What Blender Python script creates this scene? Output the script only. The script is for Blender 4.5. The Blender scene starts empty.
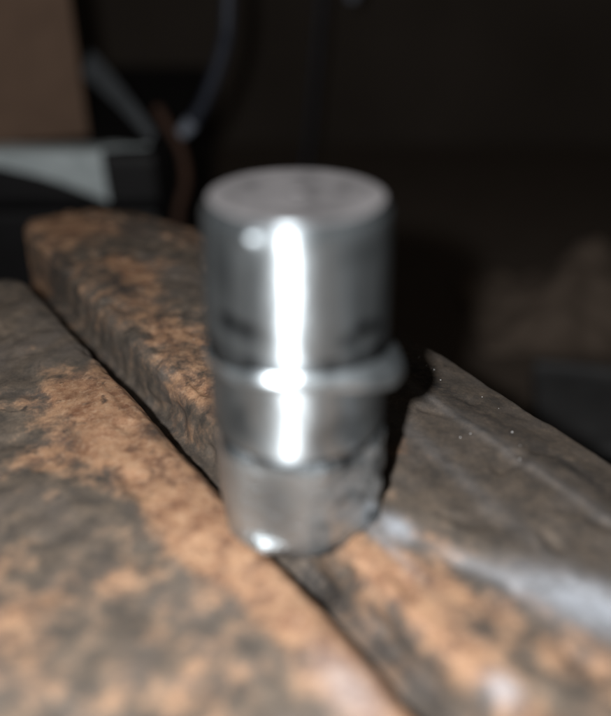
import bpy, bmesh, math, random
from mathutils import Vector, Matrix, noise

random.seed(7)
MM = 0.001
R = math.radians
scene = bpy.context.scene
COL = scene.collection

# ------------------------------------------------------------------ camera
cd = bpy.data.cameras.new('camera')
cam = bpy.data.objects.new('camera', cd)
COL.objects.link(cam)
CAM = Vector((0.0, -80.8, 69.5)) * MM
cam.location = CAM
cam.rotation_euler = (R(60.0), 0, 0)
cd.sensor_fit = 'VERTICAL'
cd.sensor_height = 24.0
cd.sensor_width = 24.0
cd.lens = 24.0 * 768.0 / 716.0
cd.clip_start = 0.005
cd.clip_end = 20.0
cd.dof.use_dof = True
cd.dof.focus_distance = 0.130
cd.dof.aperture_fstop = 4.7
scene.camera = cam

# ------------------------------------------------------------------ world (dark workshop) and the phone flash
world = bpy.data.worlds.new('World')
scene.world = world
world.use_nodes = True
bg = world.node_tree.nodes['Background']
bg.inputs['Color'].default_value = (1.0, 0.90, 0.80, 1)
bg.inputs['Strength'].default_value = 0.04

fl = bpy.data.lights.new('camera_flash', 'POINT')
fl.energy = 1.30
fl.color = (1.0, 0.985, 0.965)
fl.shadow_soft_size = 0.0026
flo = bpy.data.objects.new('camera_flash', fl)
flo.location = Vector((-17.5, -95.0, 84.5)) * MM
COL.objects.link(flo)

scene.view_settings.view_transform = 'Standard'
scene.view_settings.look = 'None'
scene.view_settings.exposure = 0.0
scene.view_settings.gamma = 1.0
scene.render.engine = 'CYCLES'

# ------------------------------------------------------------------ helpers
def sstep(a, b, x):
    if a == b:
        return 1.0 if x >= b else 0.0
    t = max(0.0, min(1.0, (x - a) / (b - a)))
    return t * t * (3 - 2 * t)

def lerp(a, b, t):
    return a + (b - a) * t

def interp(tab, x):
    if x <= tab[0][0]:
        return tab[0][1]
    for (x0, y0), (x1, y1) in zip(tab, tab[1:]):
        if x <= x1:
            return lerp(y0, y1, (x - x0) / (x1 - x0))
    return tab[-1][1]

def fbm(x, y, z, octs=4, gain=0.55):
    a, s, f = 1.0, 0.0, 1.0
    for _ in range(octs):
        s += a * noise.noise((x * f, y * f, z * f))
        a *= gain
        f *= 2.03
    return s

def mesh_obj(name, verts, faces, mat, parent=None, smooth=True, loc=None):
    me = bpy.data.meshes.new(name)
    me.from_pydata([tuple(v) for v in verts], [], faces)
    me.validate()
    if smooth:
        me.polygons.foreach_set('use_smooth', [True] * len(me.polygons))
    if mat:
        me.materials.append(mat)
    me.update()
    o = bpy.data.objects.new(name, me)
    COL.objects.link(o)
    if parent:
        o.parent = parent
    if loc is not None:
        o.location = loc
    return o

def bm_obj(name, bm, mat, parent=None, smooth=False, loc=None):
    bmesh.ops.recalc_face_normals(bm, faces=bm.faces)
    me = bpy.data.meshes.new(name)
    bm.to_mesh(me)
    bm.free()
    if smooth:
        me.polygons.foreach_set('use_smooth', [True] * len(me.polygons))
    me.materials.append(mat)
    o = bpy.data.objects.new(name, me)
    COL.objects.link(o)
    if parent:
        o.parent = parent
    if loc is not None:
        o.location = loc
    return o

def empty(name, loc=(0, 0, 0)):
    o = bpy.data.objects.new(name, None)
    o.location = loc
    o.empty_display_size = 0.01
    COL.objects.link(o)
    return o

def tag(o, label, cat=None, kind=None, group=None):
    o['label'] = label
    if cat:
        o['category'] = cat
    if kind:
        o['kind'] = kind
    if group:
        o['group'] = group
    return o

def point_attr(o, name, vals):
    a = o.data.attributes.new(name, 'FLOAT', 'POINT')
    a.data.foreach_set('value', vals)

def box_bm(x0, x1, y0, y1, z0, z1, bevel=0.0, seg=2):
    bm = bmesh.new()
    bmesh.ops.create_cube(bm, size=1.0)
    for v in bm.verts:
        v.co = Vector(((x0 + x1) / 2 + v.co.x * (x1 - x0), (y0 + y1) / 2 + v.co.y * (y1 - y0), (z0 + z1) / 2 + v.co.z * (z1 - z0)))
    if bevel:
        bmesh.ops.bevel(bm, geom=bm.edges[:], offset=bevel, segments=seg, affect='EDGES', profile=0.5)
    return bm

def smooth_path(pts, n=12):
    pts = [Vector(p) for p in pts]
    out = []
    for i in range(len(pts) - 1):
        p0 = pts[max(i - 1, 0)]; p1 = pts[i]; p2 = pts[i + 1]; p3 = pts[min(i + 2, len(pts) - 1)]
        for k in range(n):
            t = k / n
            out.append(0.5 * ((2 * p1) + (p2 - p0) * t + (2 * p0 - 5 * p1 + 4 * p2 - p3) * t * t + (3 * p1 - p0 - 3 * p2 + p3) * t ** 3))
    out.append(pts[-1])
    return out

def tube(path, radius, seg=14):
    """verts, faces of a tube along path (m); radius number or function of 0..1"""
    vs, fs = [], []
    n = len(path)
    up = Vector((0.13, 0.2, 0.97)).normalized()
    for i, p in enumerate(path):
        d = (path[min(i + 1, n - 1)] - path[max(i - 1, 0)]).normalized()
        a = d.cross(up)
        if a.length < 1e-4:
            a = d.cross(Vector((1, 0, 0)))
        a.normalize()
        b = d.cross(a).normalized()
        r = radius(i / (n - 1)) if callable(radius) else radius
        for k in range(seg):
            t = 2 * math.pi * k / seg
            vs.append(p + (a * math.cos(t) + b * math.sin(t)) * r)
    for i in range(n - 1):
        for k in range(seg):
            fs.append((i * seg + k, i * seg + (k + 1) % seg, (i + 1) * seg + (k + 1) % seg, (i + 1) * seg + k))
    fs.append(tuple(range(seg)))
    fs.append(tuple(range((n - 1) * seg + seg - 1, (n - 1) * seg - 1, -1)))
    return vs, fs

# ------------------------------------------------------------------ node helpers
def new_mat(name):
    m = bpy.data.materials.new(name)
    m.use_nodes = True
    nt = m.node_tree
    b = nt.nodes['Principled BSDF']
    return m, nt, b

def nnoise(nt, scale, detail=4, rough=0.6, distort=0.0, vec=None):
    n = nt.nodes.new('ShaderNodeTexNoise')
    n.inputs['Scale'].default_value = scale
    n.inputs['Detail'].default_value = detail
    n.inputs['Roughness'].default_value = rough
    n.inputs['Distortion'].default_value = distort
    if vec is not None:
        nt.links.new(vec, n.inputs['Vector'])
    return n.outputs['Fac']

def nmap(nt, src, a, b, c=0.0, d=1.0, smooth=False):
    n = nt.nodes.new('ShaderNodeMapRange')
    if smooth:
        n.interpolation_type = 'SMOOTHSTEP'
    nt.links.new(src, n.inputs['Value'])
    for k, v in zip(('From Min', 'From Max', 'To Min', 'To Max'), (a, b, c, d)):
        n.inputs[k].default_value = v
    return n.outputs['Result']

def nmath(nt, op, a, b=None, clamp=False):
    n = nt.nodes.new('ShaderNodeMath')
    n.operation = op
    n.use_clamp = clamp
    for i, v in enumerate((a, b)):
        if v is None:
            continue
        if isinstance(v, (int, float)):
            n.inputs[i].default_value = v
        else:
            nt.links.new(v, n.inputs[i])
    return n.outputs[0]

def nmix(nt, fac, a, b):
    n = nt.nodes.new('ShaderNodeMix')
    n.data_type = 'RGBA'
    fi, ai, bi = n.inputs[0], n.inputs[6], n.inputs[7]
    if isinstance(fac, (int, float)):
        fi.default_value = fac
    else:
        nt.links.new(fac, fi)
    for s, v in ((ai, a), (bi, b)):
        if isinstance(v, tuple):
            s.default_value = (v[0], v[1], v[2], 1)
        else:
            nt.links.new(v, s)
    return n.outputs[2]

def nattr(nt, name):
    n = nt.nodes.new('ShaderNodeAttribute')
    n.attribute_name = name
    return n.outputs['Fac']

def nbump(nt, height, strength, dist, normal=None):
    n = nt.nodes.new('ShaderNodeBump')
    n.inputs['Strength'].default_value = strength
    n.inputs['Distance'].default_value = dist
    nt.links.new(height, n.inputs['Height'])
    if normal is not None:
        nt.links.new(normal, n.inputs['Normal'])
    return n.outputs['Normal']

def ocoord(nt):
    return nt.nodes.new('ShaderNodeTexCoord').outputs['Object']

# ------------------------------------------------------------------ materials
def make_rust():
    m, nt, b = new_mat('rusty_iron')
    oc = ocoord(nt)
    big = nnoise(nt, 75, 6, 0.62, 0.6, oc)
    mid = nnoise(nt, 260, 6, 0.65, 0.0, oc)
    fine = nnoise(nt, 950, 5, 0.7, 0.0, oc)
    grain = nnoise(nt, 3600, 3, 0.7, 0.0, oc)
    orange_a, dark_a, bare_a = nattr(nt, 'orange'), nattr(nt, 'dark'), nattr(nt, 'bare')
    # old skin of the casting: grey-olive to brown
    skin = nmix(nt, nmap(nt, mid, 0.35, 0.66), (0.064, 0.054, 0.045), (0.170, 0.132, 0.100))
    skin = nmix(nt, nmap(nt, big, 0.45, 0.70), skin, (0.140, 0.118, 0.102))
    # rust: deep brown, orange, pale ochre
    rust = nmix(nt, nmap(nt, mid, 0.36, 0.62), (0.190, 0.090, 0.050), (0.390, 0.230, 0.135))
    rust = nmix(nt, nmap(nt, fine, 0.50, 0.74), rust, (0.450, 0.300, 0.195))
    f = nmath(nt, 'ADD', nmath(nt, 'MULTIPLY', nmath(nt, 'SUBTRACT', big, 0.5), 2.0), orange_a)
    f = nmath(nt, 'ADD', f, nmath(nt, 'MULTIPLY', nmath(nt, 'SUBTRACT', mid, 0.5), 2.1))
    f = nmath(nt, 'ADD', f, nmath(nt, 'MULTIPLY', nmath(nt, 'SUBTRACT', fine, 0.5), 0.8))
    f = nmap(nt, f, 0.05, 0.93, 0, 1, True)
    col = nmix(nt, f, skin, rust)
    # dark pits and oily spots, plus shade painted in the dark mask
    d = nmath(nt, 'ADD', nmap(nt, nnoise(nt, 330, 4, 0.6, 0.8, oc), 0.60, 0.72), 0.0)
    d2 = nmath(nt, 'MULTIPLY', dark_a, nmap(nt, fine, 0.25, 0.55))
    d = nmath(nt, 'MAXIMUM', nmath(nt, 'MULTIPLY', d, 0.8), d2)
    col = nmix(nt, d, col, (0.030, 0.026, 0.024))
    # bare, scuffed steel
    bare = nmath(nt, 'MULTIPLY', bare_a, nmap(nt, nmath(nt, 'ADD', nmath(nt, 'MULTIPLY', mid, 0.6), nmath(nt, 'MULTIPLY', fine, 0.4)), 0.24, 0.52))
    specks = nmap(nt, grain, 0.735, 0.76)
    bare = nmath(nt, 'MAXIMUM', bare, nmath(nt, 'MULTIPLY', specks, 0.35))
    col = nmix(nt, bare, col, (0.56, 0.60, 0.67))
    g = nmap(nt, grain, 0.25, 0.75, 0.78, 1.22)
    gm = nt.nodes.new('ShaderNodeVectorMath'); gm.operation = 'SCALE'
    nt.links.new(col, gm.inputs[0]); nt.links.new(g, gm.inputs['Scale'])
    nt.links.new(gm.outputs[0], b.inputs['Base Color'])
    nt.links.new(nmath(nt, 'MULTIPLY', bare, 0.35), b.inputs['Metallic'])
    ro = nmap(nt, fine, 0.3, 0.7, 0.62, 0.9)
    ro = nmath(nt, 'SUBTRACT', ro, nmath(nt, 'MULTIPLY', bare, 0.34))
    nt.links.new(ro, b.inputs['Roughness'])
    n1 = nbump(nt, mid, 0.2, 0.0006)
    n2 = nbump(nt, fine, 0.3, 0.0003, n1)
    n3 = nbump(nt, grain, 0.4, 0.0001, n2)
    nt.links.new(n3, b.inputs['Normal'])
    return m

ANISO_ROT = 0.25
def make_steel(name, rough, metallic, tint=(0.58, 0.655, 0.71), hammered=0.0, aniso=0.0):
    m, nt, b = new_mat(name)
    oc = ocoord(nt)
    n1 = nnoise(nt, 130, 5, 0.6, 0.5, oc)
    n2 = nnoise(nt, 700, 4, 0.65, 0.0, oc)
    mp = nt.nodes.new('ShaderNodeMapping')
    mp.inputs['Scale'].default_value = (60, 60, 2600)
    nt.links.new(oc, mp.inputs['Vector'])
    turn = nnoise(nt, 1.0, 3, 0.6, 0.0, mp.outputs[0])
    col = nmix(nt, nmap(nt, n1, 0.35, 0.7), (tint[0] * 0.80, tint[1] * 0.80, tint[2] * 0.80), tint)
    gr = nmath(nt, 'MAXIMUM', nmath(nt, 'MULTIPLY', nmap(nt, n2, 0.62, 0.76), 0.30), nattr(nt, 'grime_shade'))  # vertex mask holds dirt in the nicks and painted dark reflections
    col = nmix(nt, gr, col, (0.007, 0.007, 0.008))
    nt.links.new(col, b.inputs['Base Color'])
    b.inputs['Metallic'].default_value = metallic
    r = nmath(nt, 'ADD', nmap(nt, n1, 0.3, 0.75, rough - 0.05, rough + 0.07), nmath(nt, 'MULTIPLY', nattr(nt, 'grime_shade'), 0.3))
    nt.links.new(r, b.inputs['Roughness'])
    tg = nt.nodes.new('ShaderNodeTangent')
    tg.direction_type = 'RADIAL'; tg.axis = 'Z'
    nt.links.new(tg.outputs[0], b.inputs['Tangent'])
    b.inputs['Anisotropic'].default_value = aniso
    b.inputs['Anisotropic Rotation'].default_value = ANISO_ROT
    h = nbump(nt, n1, 0.25, 0.0006)
    h = nbump(nt, turn, 0.25, 0.00004, h)
    h = nbump(nt, n2, 0.2 + hammered, 0.00012 + 0.0005 * hammered, h)
    nt.links.new(h, b.inputs['Normal'])
    return m

def make_plain(name, c0, c1, scale, rough=0.8, bump=0.3, dist=0.0005, metallic=0.0, stretch=None):
    m, nt, b = new_mat(name)
    v = ocoord(nt)
    if stretch:
        mp = nt.nodes.new('ShaderNodeMapping')
        mp.inputs['Scale'].default_value = stretch
        nt.links.new(v, mp.inputs['Vector'])
        v = mp.outputs[0]
    n = nnoise(nt, scale, 6, 0.62, 0.3, v)
    nt.links.new(nmix(nt, nmap(nt, n, 0.32, 0.68), c0, c1), b.inputs['Base Color'])
    b.inputs['Roughness'].default_value = rough
    b.inputs['Metallic'].default_value = metallic
    nt.links.new(nbump(nt, n, bump, dist), b.inputs['Normal'])
    return m

RUST = make_rust()
STEEL = make_steel('turned_steel', 0.41, 0.945, aniso=0.9)
STEEL_SATIN = make_steel('satin_steel', 0.32, 0.90)
STEEL_TOP = make_steel('faced_steel', 0.38, 0.62, tint=(0.57, 0.55, 0.57))
STEEL_HEX = make_steel('worn_steel', 0.30, 0.90, hammered=0.8)
BENCH = make_plain('dark_bench_wood', (0.078, 0.060, 0.047), (0.115, 0.089, 0.070), 30, 0.75, 0.4, 0.001, 0, (1, 6, 6))
WALL = make_plain('dark_wall_boards', (0.056, 0.044, 0.035), (0.080, 0.064, 0.052), 9, 0.9, 0.3, 0.002)
CARD = make_plain('cardboard', (0.145, 0.090, 0.061), (0.185, 0.116, 0.079), 60, 0.85, 0.1, 0.0003)
SHEET = make_plain('grey_plastic_sheet', (0.44, 0.51, 0.53), (0.62, 0.70, 0.73), 40, 0.45, 0.3, 0.002)
GREY = make_plain('grey_metal', (0.075, 0.085, 0.095), (0.12, 0.132, 0.145), 90, 0.5, 0.2, 0.0004, 0.2)
PLATE = make_plain('dull_grey_plate', (0.050, 0.051, 0.053), (0.078, 0.079, 0.082), 90, 0.6, 0.2, 0.0004)
BLACK = make_plain('black_plastic', (0.004, 0.004, 0.005), (0.008, 0.008, 0.010), 80, 0.6, 0.2, 0.0004)
CABLE = make_plain('blue_black_rubber', (0.022, 0.028, 0.045), (0.036, 0.044, 0.066), 120, 0.5, 0.1, 0.0002)
TIP = make_plain('zinc_tip', (0.30, 0.34, 0.42), (0.45, 0.50, 0.60), 200, 0.4, 0.1, 0.0002, 0.3)
ROD = make_plain('rusty_rod', (0.045, 0.022, 0.014), (0.085, 0.040, 0.024), 300, 0.85, 0.5, 0.0004)
RAG = make_plain('brown_cloth', (0.115, 0.086, 0.066), (0.18, 0.138, 0.108), 60, 0.95, 0.4, 0.001)
GRIT = make_plain('pale_grit', (0.75, 0.76, 0.78), (0.9, 0.9, 0.9), 500, 0.2, 0.1, 0.0001)

# ------------------------------------------------------------------ setting: bench top and wall
BZ = -100.0
bench = bm_obj('bench_top', box_bm(-1.1, 1.1, -0.35, 0.575, (BZ - 40) * MM, BZ * MM, 0.002), BENCH)
tag(bench, 'dark brown workbench top behind and under the vise', kind='structure')
wall = bm_obj('wall', box_bm(-1.3, 1.3, 0.58, 0.62, -0.3, 1.0), WALL)
tag(wall, 'dark brown unlit wall in the background', kind='structure')

# ------------------------------------------------------------------ the vise
T = Vector((0.56, -0.8285, 0)).normalized()      # along the jaws, toward the near right
N = Vector((-T.y, T.x, 0))                        # across the jaws, toward the far right

def uv2w(u, v, z):
    return (T * u + N * v + Vector((0, 0, z))) * MM

def blob(u, v, cu, cv, ru, rv, ang=0.0):
    c, s = math.cos(ang), math.sin(ang)
    du, dv = u - cu, v - cv
    a, b_ = (du * c + dv * s) / ru, (-du * s + dv * c) / rv
    return math.exp(-(a * a + b_ * b_))

vise = empty('bench_vise', (0, 0, BZ * MM))
tag(vise, 'rusty iron bench vise with two worn jaws and a narrow gap', 'vise')

def resample(poly, step):
    out = []
    for (a, b_, st) in [(poly[i], poly[i + 1], poly[i + 1][2] if len(poly[i + 1]) > 2 else step) for i in range(len(poly) - 1)]:
        L = math.hypot(b_[0] - a[0], b_[1] - a[1])
        n = max(1, int(L / st))
        for k in range(n):
            t = k / n
            out.append((lerp(a[0], b_[0], t), lerp(a[1], b_[1], t)))
    out.append(tuple(poly[-1][:2]))
    return out

def jaw(name, section, us, shape, disp, attrs, label):
    """sweep a (v,z) section along u; shape(u,v,z)->(u,v,z); disp(u,v,z)->mm along outward normal"""
    sec = section
    m = len(sec)
    pts = []
    for u in us:
        for (v, z) in sec:
            pts.append(shape(u, v, z))
    nu = len(us)
    P = [Vector(p) for p in pts]
    verts, A = [], {k: [] for k in attrs}
    for i in range(nu):
        for j in range(m):
            p = P[i * m + j]
            du = P[min(i + 1, nu - 1) * m + j] - P[max(i - 1, 0) * m + j]
            dv = P[i * m + min(j + 1, m - 1)] - P[i * m + max(j - 1, 0)]
            nn = du.cross(dv)
            if nn.length < 1e-9:
                nn = Vector((0, 0, 1))
            nn.normalize()
            q = p + nn * disp(p.x, p.y, p.z)
            verts.append(uv2w(q.x, q.y, q.z) - vise.location)
            for k, fn in attrs.items():
                A[k].append(fn(p.x, p.y, p.z))
    faces = []
    for i in range(nu - 1):
        for j in range(m - 1):
            a = i * m + j
            faces.append((a, a + m, a + m + 1, a + 1))
    faces.append(tuple(range(m)))
    faces.append(tuple(range((nu - 1) * m + m - 1, (nu - 1) * m - 1, -1)))
    o = mesh_obj(name, verts, faces, RUST, vise)
    o['label'] = label
    for k, vals in A.items():
        point_attr(o, k, vals)
    return o

# ---- rear jaw: gap face at v=0, top 0..32, sloping strip 32..42.5, back face
rear_sec = resample([(-8.6, -75.0), (-8.6, -8, 5), (-8.5, -4.9, 0.6), (-7.4, -4.5, 0.4), (-3.2, -4.1, 0.25), (-2.2, -3.3, 0.08), (-1.4, -1.6, 0.10), (-0.8, -0.7, 0.25), (0.6, -0.1, 0.35), (3.0, 0.0, 0.4),
                     (30.6, 0.0, 0.55), (31.6, 0.25, 0.4), (32.6, 0.05, 0.4), (44.0, -1.7, 0.5), (45.0, -2.6, 0.35), (45.6, -5, 0.6), (46.0, -40, 2.5), (46.0, -75, 6)], 0.6)
REAR_BACK = [(-136, 0.60), (-131, 0.63), (-124, 0.68), (-112, 0.775), (-101, 0.855), (-85, 0.92), (-62, 0.985), (-40, 1.02), (-15, 1.02), (10, 1.0), (80, 1.0)]
REND = -138.0

def rear_shape(u, v, z):
    v2 = v * interp(REAR_BACK, u)
    t = max(0.0, (-123.0 - u) / 15.1)              # rounded, worn far end
    k = math.sqrt(max(0.0, 1 - t * t))
    v2 = 10 + (v2 - 10) * (0.06 + 0.94 * k)
    z2 = z - 3.2 * (1 - k)
    z2 -= (1.2 + 3.5 * sstep(-8, -45, u)) * sstep(-1.4, -2.6, v)
    z2 -= 9 * sstep(-98, -122, u) * sstep(-1.4, -2.6, v)
    z2 += 0.9 * sstep(-60, -110, u)                # far end a little proud
    return (u, v2, z2)

def rear_disp(u, v, z):
    d = 0.42 * fbm(u / 13, v / 13, z / 13, 3) + 0.11 * fbm(u / 3.1 + 9, v / 3.1, z / 3.1, 3)
    e = math.exp(-((v + 0.6) / 1.8) ** 2) * sstep(-2.2, -0.6, z)
    d += e * 0.9 * min(0.0, fbm(u / 5.5, v / 5.5, 3.3 + z / 4, 3))
    if v < -0.9:
        d += 0.4 * noise.noise((u / 3.1, z / 3.1, 5 + v / 3.1))
    # long gouges on the sloping strip and the hollow near the pale scuff
    d -= 0.5 * blob(u, v, 27, 14.0, 14, 2.6, 0.5)
    d -= 0.6 * sstep(40, 35, v) * sstep(0.25, 0.6, noise.noise((u / 6.0, v / 4.0, 20.0 + z / 4.0)))
    d -= 3.5 * blob(u, v, 9, -5, 3.5, 2.2) * sstep(-2.0, -3.0, v)
    return d

def rear_orange(u, v, z):
    a = 0.05
    a += 0.85 * blob(u, v, -126, 8, 14, 9) + 0.75 * blob(u, v, -87, 11, 14, 3.0, 0.1) + 0.3 * sstep(-60, -100, u)
    a += 0.80 * blob(u, v, -55, 6, 20, 5) + 0.85 * blob(u, v, -31, 1.5, 9, 4)
    a += 0.75 * math.exp(-((v - 0.6) / 2.4) ** 2) * sstep(-10, 4, u)
    a += 0.75 * blob(u, v, 20, 4.6, 9, 3.2, 0.25)
    a += 0.52 * blob(u, v, 36, 8.5, 11, 4.5, 0.3)
    a += 0.60 * blob(u, v, -3, 19, 4, 3)
    a -= 0.40 * sstep(12, 20, v) * sstep(-60, -30, u)
    a -= 0.45 * blob(u, v, -108, 24, 18, 6, -0.3) + 0.5 * blob(u, v, -70, 20, 16, 7)
    if v < -1.0:
        a -= 0.02
    return a

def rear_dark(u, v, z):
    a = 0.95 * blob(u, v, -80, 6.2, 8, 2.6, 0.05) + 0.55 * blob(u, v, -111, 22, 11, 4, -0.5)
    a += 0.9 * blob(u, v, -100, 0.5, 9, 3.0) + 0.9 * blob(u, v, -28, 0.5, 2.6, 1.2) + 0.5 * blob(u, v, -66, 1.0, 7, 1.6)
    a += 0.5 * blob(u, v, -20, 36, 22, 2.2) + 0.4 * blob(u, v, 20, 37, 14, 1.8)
    a += 0.50 * sstep(11, 17, v) * sstep(-60, -30, u)  # top darkened towards the far right, weaker flash painted into the colour
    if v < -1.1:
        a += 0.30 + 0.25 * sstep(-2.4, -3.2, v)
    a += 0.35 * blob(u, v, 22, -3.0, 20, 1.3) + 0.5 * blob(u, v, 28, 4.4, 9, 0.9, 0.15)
    a += 0.9 * blob(u, v, 9, -5, 3.5, 2.2)  # hollow at the fitting's foot blackened in colour, as contact shade
    return min(1.0, a)

def rear_bare(u, v, z):
    a = 1.1 * blob(u, v, 34.5, 18.4, 9, 3.2, 0.5) + 0.28 * blob(u, v, 22, 11.6, 6, 1.4, 0.45)
    a += 0.85 * blob(u, v, 10.5, 7.2, 2.6, 1.6) + 0.6 * blob(u, v, 35.4, 0.8, 1.8, 1.4)
    a += 0.06 * math.exp(-((v - 31.8) / 1.3) ** 2) * sstep(-40, -10, u) + 0.07 * blob(u, v, 4, 22, 22, 1.6, -0.1)
    a += 0.30 * blob(u, v, 12, 4.2, 6, 0.8)
    return min(1.0, a)

def urange(a, b_, fine0, fine1, sf, sc):
    out, u = [], a
    while u < b_:
        out.append(u)
        u += sf if fine0 <= u <= fine1 else sc
    out.append(b_)
    return out

us = [REND + 0.6 * (k / 10) ** 2 for k in range(10)] + urange(REND + 0.6, 75, REND, 45, 0.62, 1.5)
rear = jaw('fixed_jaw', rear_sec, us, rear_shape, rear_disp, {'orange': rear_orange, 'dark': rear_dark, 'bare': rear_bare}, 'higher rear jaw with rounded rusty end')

# ---- front jaw: gap face at v=-8, top from there to v=-70
front_sec = resample([(-70, -75), (-70, -20, 5), (-69, -4, 1.0), (-66, -1.0, 0.8), (-62, -0.6, 0.8), (-21.5, -0.55, 0.6), (-20.2, -0.45, 0.4), (-19.4, -0.05, 0.4),
                      (-11.0, 0.0, 0.45), (-9.4, -0.35, 0.35), (-8.3, -1.4, 0.35), (-7.7, -2.6, 0.45), (-8.2, -12, 1.2), (-11, -40, 4), (-11.5, -75, 8)], 0.7)
FEND = -106.0

def front_shape(u, v, z):
    e = sstep(FEND + 8, FEND, u)
    z2 = z - 2.0 * e * e - 1.6 * sstep(-30, -100, u)
    return (u + 0.30 * (v + 8) * sstep(FEND + 40, FEND, u), v, z2)

def front_disp(u, v, z):
    d = 0.55 * fbm(u / 15, v / 15, 4 + z / 15, 3) + 0.10 * fbm(u / 3.4 + 5, v / 3.4, z / 3.4, 3)
    e = math.exp(-((v + 8.8) / 1.6) ** 2) * sstep(-3, -1.0, z)
    d += e * 0.8 * min(0.0, fbm(u / 5.0, v / 9, 8.3, 3))
    d -= 0.5 * sstep(0.25, 0.6, noise.noise((u / 7.0, v / 5.0, 31.0)))
    if z > -3:
        d = min(d, 0.45 if v < -11.5 else 0.06)
    return d

def front_orange(u, v, z):
    strip = sstep(lerp(-21.5, -16.5, sstep(-5, 20, u)), lerp(-17.0, -12.0, sstep(-5, 20, u)), v + 2.2 * noise.noise((u / 6, v / 6, 2)))
    a = 0.16 + 0.80 * strip * sstep(-62, -40, u)
    a += 0.60 * blob(u, v, -36, -19, 12, 6) + 0.45 * blob(u, v, -28, -26, 10, 3, 0.5)
    a += 0.45 * blob(u, v, -3, -38, 10, 5) + 0.30 * blob(u, v, 18, -25, 9, 6) + 0.35 * blob(u, v, -2, -27, 5, 3)
    a -= 0.35 * blob(u, v, -15, -29, 12, 5) + 0.45 * sstep(-48, -66, u) + 0.3 * blob(u, v, 8, -22, 5, 3)
    if z < -3:
        a -= 0.4
    return a

def front_dark(u, v, z):
    a = 0.6 * blob(u, v, -34, -20.5, 3.5, 1.3) + 0.35 * blob(u, v, -15, -29, 10, 3.5, 0.3) + 0.55 * blob(u, v, -13, -19.5, 8, 0.9)  # last blob paints the shadow line along the step of the strip
    a += 0.35 * blob(u, v, 6, -28, 6, 2.0, 0.7) + 0.4 * blob(u, v, -3, -32, 3, 2.5) + 0.9 * blob(u, v, -27, -10.2, 3.0, 1.5)
    a += 0.4 * blob(u, v, 14, -20, 6, 1.2, 0.3)
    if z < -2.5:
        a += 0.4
    return min(1, a)

def front_bare(u, v, z):
    return 0.35 * blob(u, v, 26.7, -12.5, 5, 2.2)

us = urange(FEND, 75, FEND, 45, 0.68, 1.5)
front = jaw('sliding_jaw', front_sec, us, front_shape, front_disp, {'orange': front_orange, 'dark': front_dark, 'bare': front_bare}, 'rusty orange and grey front jaw')

# ---- slide bar, screw and base under the jaws
def obox(name, u0, u1, v0, v1, z0, z1, bev):
    bm = box_bm(u0 * MM, u1 * MM, v0 * MM, v1 * MM, z0 * MM, z1 * MM, bev * MM)
    M3 = Matrix((( T.x, N.x, 0), (T.y, N.y, 0), (0, 0, 1))).to_4x4()
    bmesh.ops.transform(bm, matrix=Matrix.Translation((0, 0, -BZ * MM)) @ M3, verts=bm.verts)
    return bm_obj(name, bm, RUST, vise)
obox('slide_bar', -60, -10, -64, 38, -82, -70, 3)
obox('base', -110, 40, 4, 44, -100, -74, 3)

# ---- grit: tiny pale grains sparkling on the rear jaw
bm = bmesh.new()
rg = random.Random(3)
dg = bpy.context.evaluated_depsgraph_get()
for k in range(24):
    if k < 18:
        u, v = rg.uniform(-45, 14), rg.choice([rg.uniform(28, 42), rg.uniform(38, 42.2)])
    else:
        u, v = rg.uniform(-100, -50), rg.uniform(0, 20)
    hit, loc, nr, idx = rear.ray_cast(uv2w(u, v, 30) - vise.location, Vector((0, 0, -1)))
    if not hit:
        continue
    r = rg.choice([0.07, 0.08, 0.10, 0.14]) * MM
    mt = Matrix.Translation(loc + vise.location + Vector((0, 0, r * 0.4))) @ Matrix.Rotation(rg.uniform(0, 6), 4, Vector((rg.random(), rg.random(), 1)).normalized()) @ Matrix.Diagonal((r, r * rg.uniform(0.6, 1), r * rg.uniform(0.6, 1), 1))
    bmesh.ops.create_icosphere(bm, subdivisions=1, radius=1.0, matrix=mt)
grit = bm_obj('grit', bm, GRIT)
tag(grit, 'tiny pale grains of grit sparkling on the rear jaw', 'grit', 'stuff')

# ------------------------------------------------------------------ the steel fitting
fit = empty('steel_fitting', (-0.0009, 0, 0.0003))
tag(fit, 'shiny turned steel fitting with collar standing upright on the rusty jaws', 'fitting')

def lathe(name, prof, mat, rfun=None, gfun=None, seg=160, cap_top=False, cap_bot=False, tilt=None, label=None):
    """prof: list of (r,z) mm from top to bottom, finely resampled; rfun(az,r,z)->r ; az=0 faces the camera, + to the right"""
    vs, fs, gr = [], [], []
    for (r, z) in prof:
        for k in range(seg):
            az = 2 * math.pi * k / seg - math.pi
            rr = rfun(az, r, z) if rfun else r
            zz = z + (tilt(az, r, z) if tilt else 0)
            vs.append(Vector((rr * math.sin(az), -rr * math.cos(az), zz)) * MM)
            gr.append(gfun(az, r, z) if gfun else 0.0)
    n = len(prof)
    for i in range(n - 1):
        for k in range(seg):
            a, b_ = i * seg + k, i * seg + (k + 1) % seg
            fs.append((a, a + seg, b_ + seg, b_))
    if cap_top:
        fs.append(tuple(range(seg)))
    if cap_bot:
        fs.append(tuple(range(n * seg - 1, (n - 1) * seg - 1, -1)))
    o = mesh_obj(name, vs, fs, mat, fit)
    point_attr(o, 'grime_shade', gr)
    if label:
        o['label'] = label
    return o

def wob(az, z, amp, f=1.0, s=0.0):
    return amp * noise.noise((math.cos(az) * 1.6 * f + s, math.sin(az) * 1.6 * f, z * 0.16 * f))

def ablob(az, z, a0, z0, ra, rz):
    return math.exp(-(((az - R(a0)) / R(ra)) ** 2 + ((z - z0) / rz) ** 2))

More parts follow.
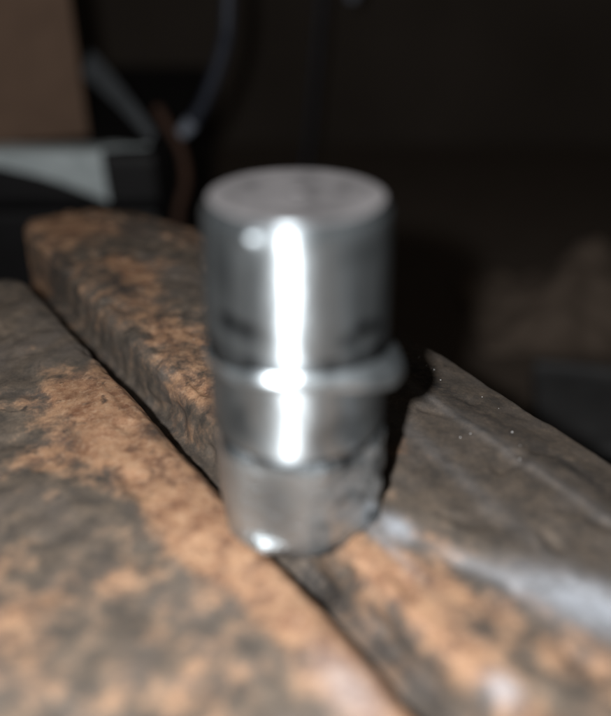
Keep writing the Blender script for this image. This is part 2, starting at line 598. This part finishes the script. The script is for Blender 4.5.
def cap_r(az, r, z):
    if r < 4:
        return r
    rr = r + wob(az, z, 0.10)
    # cut nicks round the foot of the cap
    rr -= 0.25 * ablob(az, z, -42, 31.0, 13, 0.6) + 0.2 * ablob(az, z, -24, 31.4, 6, 0.6)
    rr -= 0.2 * ablob(az, z, 40, 28.8, 12, 0.7) + 0.15 * ablob(az, z, 22, 27.8, 8, 0.7)
    rr += 0.52 * ablob(az, z, -28, 41.7, 5.0, 0.75)      # burr on the top edge
    rr -= 0.0
    return rr

def cap_g(az, r, z):
    g = 1.5 * ablob(az, z, -43, 31.5, 8, 0.85) + 1.3 * ablob(az, z, -30, 31.2, 5, 0.65)
    g += 1.1 * ablob(az, z, 42, 30.9, 8, 0.75) + 0.9 * ablob(az, z, 29, 29.9, 5, 0.8) + 0.5 * ablob(az, z, 55, 30.2, 6, 0.6)
    g += 0.6 * ablob(az, z, -2, 42.4, 15, 0.7) + 0.55 * sstep(28.2, 27.4, z)  # colour mutes the bevel highlight and breaks the streak above the collar
    g += 0.45 * sstep(-0.05, 0.45, noise.noise((math.cos(az) * 6 + 3, math.sin(az) * 6, z * 0.05))) * sstep(0.15, 0.45, abs(az))  # vertical bands painted in like dark reflections, streak left clear
    g += 0.50 * ablob(az, z, -46, 37.5, 10, 4.5) + 0.35 * ablob(az, z, -44, 28.8, 12, 1.2) + 0.15 * ablob(az, z, 34, 35, 6, 5) + 0.10 * ablob(az, z, 72, 35, 8, 9) + 0.35 * ablob(az, z, 45, 39.6, 26, 1.4)  # dark reflections of the surroundings painted on both sides of the wall
    return min(1.0, g)

top_prof = resample([(0.02, 42.75), (0.55, 42.72, 0.2), (0.8, 43.0, 0.15), (1.1, 43.12, 0.15), (1.5, 43.05, 0.15), (5, 43.0, 0.6), (9.2, 43.1, 0.6), (9.6, 43.06, 0.12)], 0.3)
def top_g(az, r, z):
    x, y = r * math.sin(az), -r * math.cos(az)
    return max(0.0, min(1.0, (0.25 + 0.4 * sstep(-0.2, 0.6, fbm(x / 4, y / 4, 3, 3))) * sstep(9.2, 7.6, r) + (0.5 if r < 0.7 else 0)))
lathe('cap_top', top_prof, STEEL_TOP, cap_r, top_g, label='flat satin top with a small centre dimple')
cap_prof = resample([(9.6, 43.06), (9.82, 42.9, 0.08), (9.95, 42.6, 0.1), (10.0, 42.2, 0.1), (10.25, 42.0, 0.08), (10.4, 41.7, 0.1), (10.45, 41.0, 0.15), (10.75, 33, 0.4), (10.85, 27.6, 0.25), (10.8, 24.4, 0.25)], 0.3)
def ring_tilt(az, z):
    return 1.2 * math.cos(az) - 0.6
lathe('cap', cap_prof, STEEL, cap_r, cap_g, tilt=lambda az, r, z: ring_tilt(az, z) * sstep(29.5, 26, z), label='plain cylindrical upper wall of the cap')

def col_k(az):
    return max(0.0, math.cos(az - R(84))) ** 3
def col_r(az, r, z):
    w = sstep(10.5, 11.2, r)
    return r + w * (1.35 * col_k(az) - 0.35 * max(0.0, -math.sin(az)) + wob(az, z, 0.45, 2.4, 3))
def col_t(az, r, z):
    return ring_tilt(az, z) + (z - 24.9) * 0.9 * col_k(az) - 1.9 * col_k(az) + 0.35 * noise.noise((math.cos(az) * 2, math.sin(az) * 2, 4))
col_prof = resample([(10.2, 26.6), (10.55, 26.45, 0.1), (10.75, 26.1, 0.1), (11.3, 25.2, 0.1), (11.42, 24.9, 0.06), (11.42, 24.6, 0.06), (11.3, 24.3, 0.06), (11.05, 24.05, 0.08), (10.7, 23.9, 0.1), (10.0, 23.8, 0.1)], 0.15)
def col_g(az, r, z):
    return 0.4 * sstep(0.0, 0.5, noise.noise((math.cos(az) * 4, math.sin(az) * 4, z * 0.5)))
lathe('collar', col_prof, STEEL_SATIN, col_r, col_g, tilt=col_t, label='uneven collar bulging on one side')

def slv_r(az, r, z):
    return r + wob(az, z, 0.14, 1.3, 8) - 0.35 * ablob(az, z, 34, 18, 16, 1.6)
slv_prof = resample([(10.0, 24.2), (10.6, 24.0, 0.2), (10.8, 15.6, 0.3), (10.65, 14.9, 0.12), (10.15, 14.6, 0.12), (10.1, 13.4, 0.15)], 0.2)
lathe('sleeve', slv_prof, STEEL, slv_r, tilt=lambda az, r, z: ring_tilt(az, z) * sstep(18, 23, z), gfun= lambda az, r, z: min(1, 0.35 * ablob(az, z, -50, 19, 13, 7) + 0.4 * ablob(az, z, 66, 19, 13, 8) + 0.7 * sstep(15.2, 14.6, z) + 0.35 * sstep(0.05, 0.5, noise.noise((math.cos(az) * 3, math.sin(az) * 3, z * 0.3))) * sstep(0.12, 0.4, abs(az))), label='smooth ring below the collar')  # side bands paint dark reflections; groove at the foot darkened too

def hex_r(az, r, z):
    a = (az - R(-17) + R(30)) % R(60) - R(30)
    flat = 10.15 / math.cos(a)
    k = r / 10.5
    rr = min(flat, 11.0)
    rr = rr * k
    rr += 1.3 * ablob(az, z, -24, 0.9, 12, 1.25)
    rr += 0.42 * noise.noise((az * 6, z * 0.5, 3)) * sstep(0.2, 0.35, az)
    return rr + wob(az, z, 0.08, 1.8, 15)
def hex_g(az, r, z):
    return 0.7 * sstep(0.05, 0.5, noise.noise((az * 4, z * 0.45, 2))) * sstep(0.15, 0.3, az) + 0.75 * sstep(12.9, 13.5, z) + 0.5 * ablob(az, z, -16, 8, 16, 6) + 0.35 * ablob(az, z, -62, 7, 10, 9)  # muted highlight at the top bevel and facet shading painted into the colour
hex_prof = resample([(9.6, 14.3), (10.1, 14.1, 0.15), (10.45, 13.5, 0.15), (10.5, 12.6, 0.3), (10.5, 0.9, 0.35), (10.4, 0.4, 0.1), (10.1, 0.1, 0.1), (9.6, 0.0, 0.12), (7.5, 0.0, 0.4)], 0.3)
lathe('hex_base', hex_prof, STEEL_HEX, hex_r, hex_g, cap_bot=True, label='faceted scuffed base')

# ------------------------------------------------------------------ things behind the vise
def P(x, y, z):
    return Vector((x, y, z)) * MM

# black tool case that carries the sheet and the cardboard box
case = empty('tool_case', P(-210, 330, BZ))
tag(case, 'black plastic tool case under the grey sheet and cardboard box', 'case')
bm_obj('case_body', box_bm(-0.14, 0.148, -0.102, 0.10, 0.0005, 0.062, 0.003), BLACK, case)
bm_obj('case_lid', box_bm(-0.142, 0.150, -0.104, 0.102, 0.0635, 0.087, 0.004), BLACK, case)
bm_obj('latch', box_bm(0.03, 0.06, -0.1075, -0.1043, 0.05, 0.076, 0.0008), BLACK, case)

# cardboard box
cb = empty('cardboard_box', P(-92, 250, -13))
cb.rotation_euler = (0, 0, R(19))
tag(cb, 'plain brown cardboard box at the upper left corner', 'box')
bm_obj('box_body', box_bm(-0.12, 0, 0, 0.11, 0.0003, 0.135, 0.001), CARD, cb)
bm_obj('flap', box_bm(-0.12, 0, 0, 0.0535, 0.1355, 0.138, 0.0006), CARD, cb)
bm_obj('flap', box_bm(-0.12, 0, 0.0565, 0.11, 0.1355, 0.138, 0.0006), CARD, cb)

# grey plastic sheet draped over the front edge of the case, with a folded tongue and strap
sh = empty('plastic_sheet', P(-100, 226, -13))
tag(sh, 'crumpled pale grey plastic sheet hanging below the cardboard box', 'sheet')
def solid_grid(name, fn, na, nb, th, mat, parent):
    g = [[Vector(fn(i / na, j / nb)) for j in range(nb + 1)] for i in range(na + 1)]
    vs, fs = [], []
    for side in (0, 1):
        for i in range(na + 1):
            for j in range(nb + 1):
                a = g[min(i + 1, na)][j] - g[max(i - 1, 0)][j]
                b_ = g[i][min(j + 1, nb)] - g[i][max(j - 1, 0)]
                n_ = a.cross(b_)
                n_ = n_.normalized() if n_.length > 1e-9 else Vector((0, 0, 1))
                vs.append((g[i][j] + n_ * (th * (0.5 - side))) * MM)
    w = nb + 1
    off = (na + 1) * w
    for i in range(na):
        for j in range(nb):
            a = i * w + j
            fs.append((a, a + w, a + w + 1, a + 1))
            fs.append((off + a, off + a + 1, off + a + w + 1, off + a + w))
    for i in range(na):
        for j in (0, nb):
            a = i * w + j
            fs.append((a, a + w, off + a + w, off + a))
    for j in range(nb):
        for i in (0, na):
            a = i * w + j
            fs.append((a, a + 1, off + a + 1, off + a))
    o = mesh_obj(name, vs, fs, mat, parent)
    bm = bmesh.new(); bm.from_mesh(o.data)
    bmesh.ops.recalc_face_normals(bm, faces=bm.faces)
    bm.to_mesh(o.data); bm.free()
    return o
def drape(a, b_):
    x = lerp(-75, 19, a)
    low = interp([(-75, 1.5), (-30, 4), (-5, 10), (19, 20)], x)
    lay = 10.0
    s_ = b_ * (lay + low)
    cr = 1.3 * fbm(x / 14, s_ / 9, 2.0, 3)
    if s_ < lay:
        return (x, lay - s_ - 0.6, 1.0 + abs(cr) * 0.5)
    d = s_ - lay
    return (x + 0.05 * d, -1.4 - 0.6 * sstep(0, 4, d) - abs(cr) - 0.06 * d, 0.8 - d)
solid_grid('draped_part', drape, 60, 26, 0.5, SHEET, sh)
def tongue(a, b_):
    x = lerp(17.5, 37, a)
    w = lerp(9, 2.5, a)
    return (x, lerp(-0.5, 4, a) + w * b_, 1.3 + 0.5 * fbm(x / 9, b_ * 2, 5, 2) + 0.25)
solid_grid('folded_tongue', tongue, 24, 10, 0.5, SHEET, sh)
def strap(a, b_):
    c = Vector((lerp(37, 6.5, a), lerp(9, 31, a), lerp(2.3, 26, a) + 2.0 * math.sin(a * 3.1)))
    w = lerp(4.5, 11, a)
    t_ = Vector((0.45, 0.2, 0.87))
    p = c + t_ * (w * (b_ - 0.15)) + Vector((0, -1, 0)) * (0.9 * fbm(a * 4, b_ * 2, 7, 2))
    return tuple(p)
solid_grid('strap', strap, 30, 10, 0.6, GREY, sh)

# hanging rubber hose with a pale metal tip, leaning on the case lid
hose = empty('hose', P(-53, 250, -11))
tag(hose, 'thin blue-black hose hanging down with a pale metal tip', 'hose')
pth = smooth_path([P(40, 20, 300), P(26, 8, 120), P(22.6, 0, 51.5), P(19.5, 0, 33), P(11, 0, 13.5), P(4, 0, 3.5)], 14)
bm_ = tube(pth, 0.0026, 14)
mesh_obj('hose_body', bm_[0], bm_[1], CABLE, hose)
pth = smooth_path([P(5.2, 0, 5.0), P(2.2, 0, 1.6), P(-0.6, 0, -0.4)], 8)
bm_ = tube(pth, lambda t: 0.0031 - 0.0007 * t, 16)
mesh_obj('metal_tip', bm_[0], bm_[1], TIP, hose)

# bent rusty rod
pth = smooth_path([P(-54, 231, -99), P(-56, 232, -60), P(-54, 233, -40), P(-50, 234, -27), P(-51, 234, -14), P(-56, 235, -4), P(-60, 238, 2)], 10)
bm_ = tube(pth, 0.0021, 12)
rod = mesh_obj('bent_rod', bm_[0], bm_[1], ROD)
tag(rod, 'bent rusty rod standing behind the rear jaw beside the hose tip', 'rod')

# thin wire hanging far behind the fitting, and a cord end with a pale clip above it
pth = smooth_path([P(24, 402, 300), P(12, 400, 60), P(9, 400, 27), P(6, 400, -8), P(1.5, 400, -58), P(-6, 398, -99)], 10)
bm_ = tube(pth, 0.0016, 10)
wire = mesh_obj('wire', bm_[0], bm_[1], CABLE)
tag(wire, 'thin dark wire hanging in the background above the fitting', 'wire')
cord = empty('cord', P(27, 400, 29))
tag(cord, 'cord end with small pale clip at the top edge', 'cord')
pth = smooth_path([P(10, 5, 260), P(4, 1, 80), P(0, 0, 8)], 10)
bm_ = tube(pth, 0.0018, 10)
mesh_obj('cord_body', bm_[0], bm_[1], BLACK, cord)
pth = smooth_path([P(0.2, 0, 9), P(0, 0, 4), P(-0.8, 0, -1.5)], 8)
bm_ = tube(pth, lambda t: 0.0036 - 0.0016 * abs(t - 0.4), 14)
mesh_obj('clip', bm_[0], bm_[1], TIP, cord)

# crumpled brown rag and a grey plate lying on the bench behind the vise
def rag_fn(a, b_):
    x, y = lerp(-48, 62, a), lerp(-34, 52, b_)
    e = min(a, 1 - a, b_, 1 - b_)
    h = 34 * sstep(0, 0.45, e) * (0.75 + 0.5 * fbm(x / 40 + 3, y / 40, 1, 2)) + 5 * fbm(x / 14, y / 14, 6, 3) * sstep(0, 0.2, e)
    return (x + 5 * noise.noise((y / 20, 0, 3)), y + 5 * noise.noise((x / 20, 5, 3)), max(0.8, h) + 0.5)
rag = solid_grid('rag', rag_fn, 64, 56, 1.2, RAG, None)
rag.location = P(128, 248, BZ)
tag(rag, 'crumpled brown rag lying on the bench behind the vise', 'rag')
gp = empty('grey_plate', P(122, 160, BZ))
gp.rotation_euler = (0, 0, R(-12))
tag(gp, 'blue-grey metal plate lying between the vise and the brown rag', 'plate')
bm_obj('plate_body', box_bm(-0.034, 0.050, -0.028, 0.022, 0.0004, 0.009, 0.0012), PLATE, gp)
bm_obj('rolled_edge', box_bm(-0.034, 0.050, 0.0222, 0.0262, 0.0004, 0.012, 0.0012), PLATE, gp)

# ------------------------------------------------------------------ end
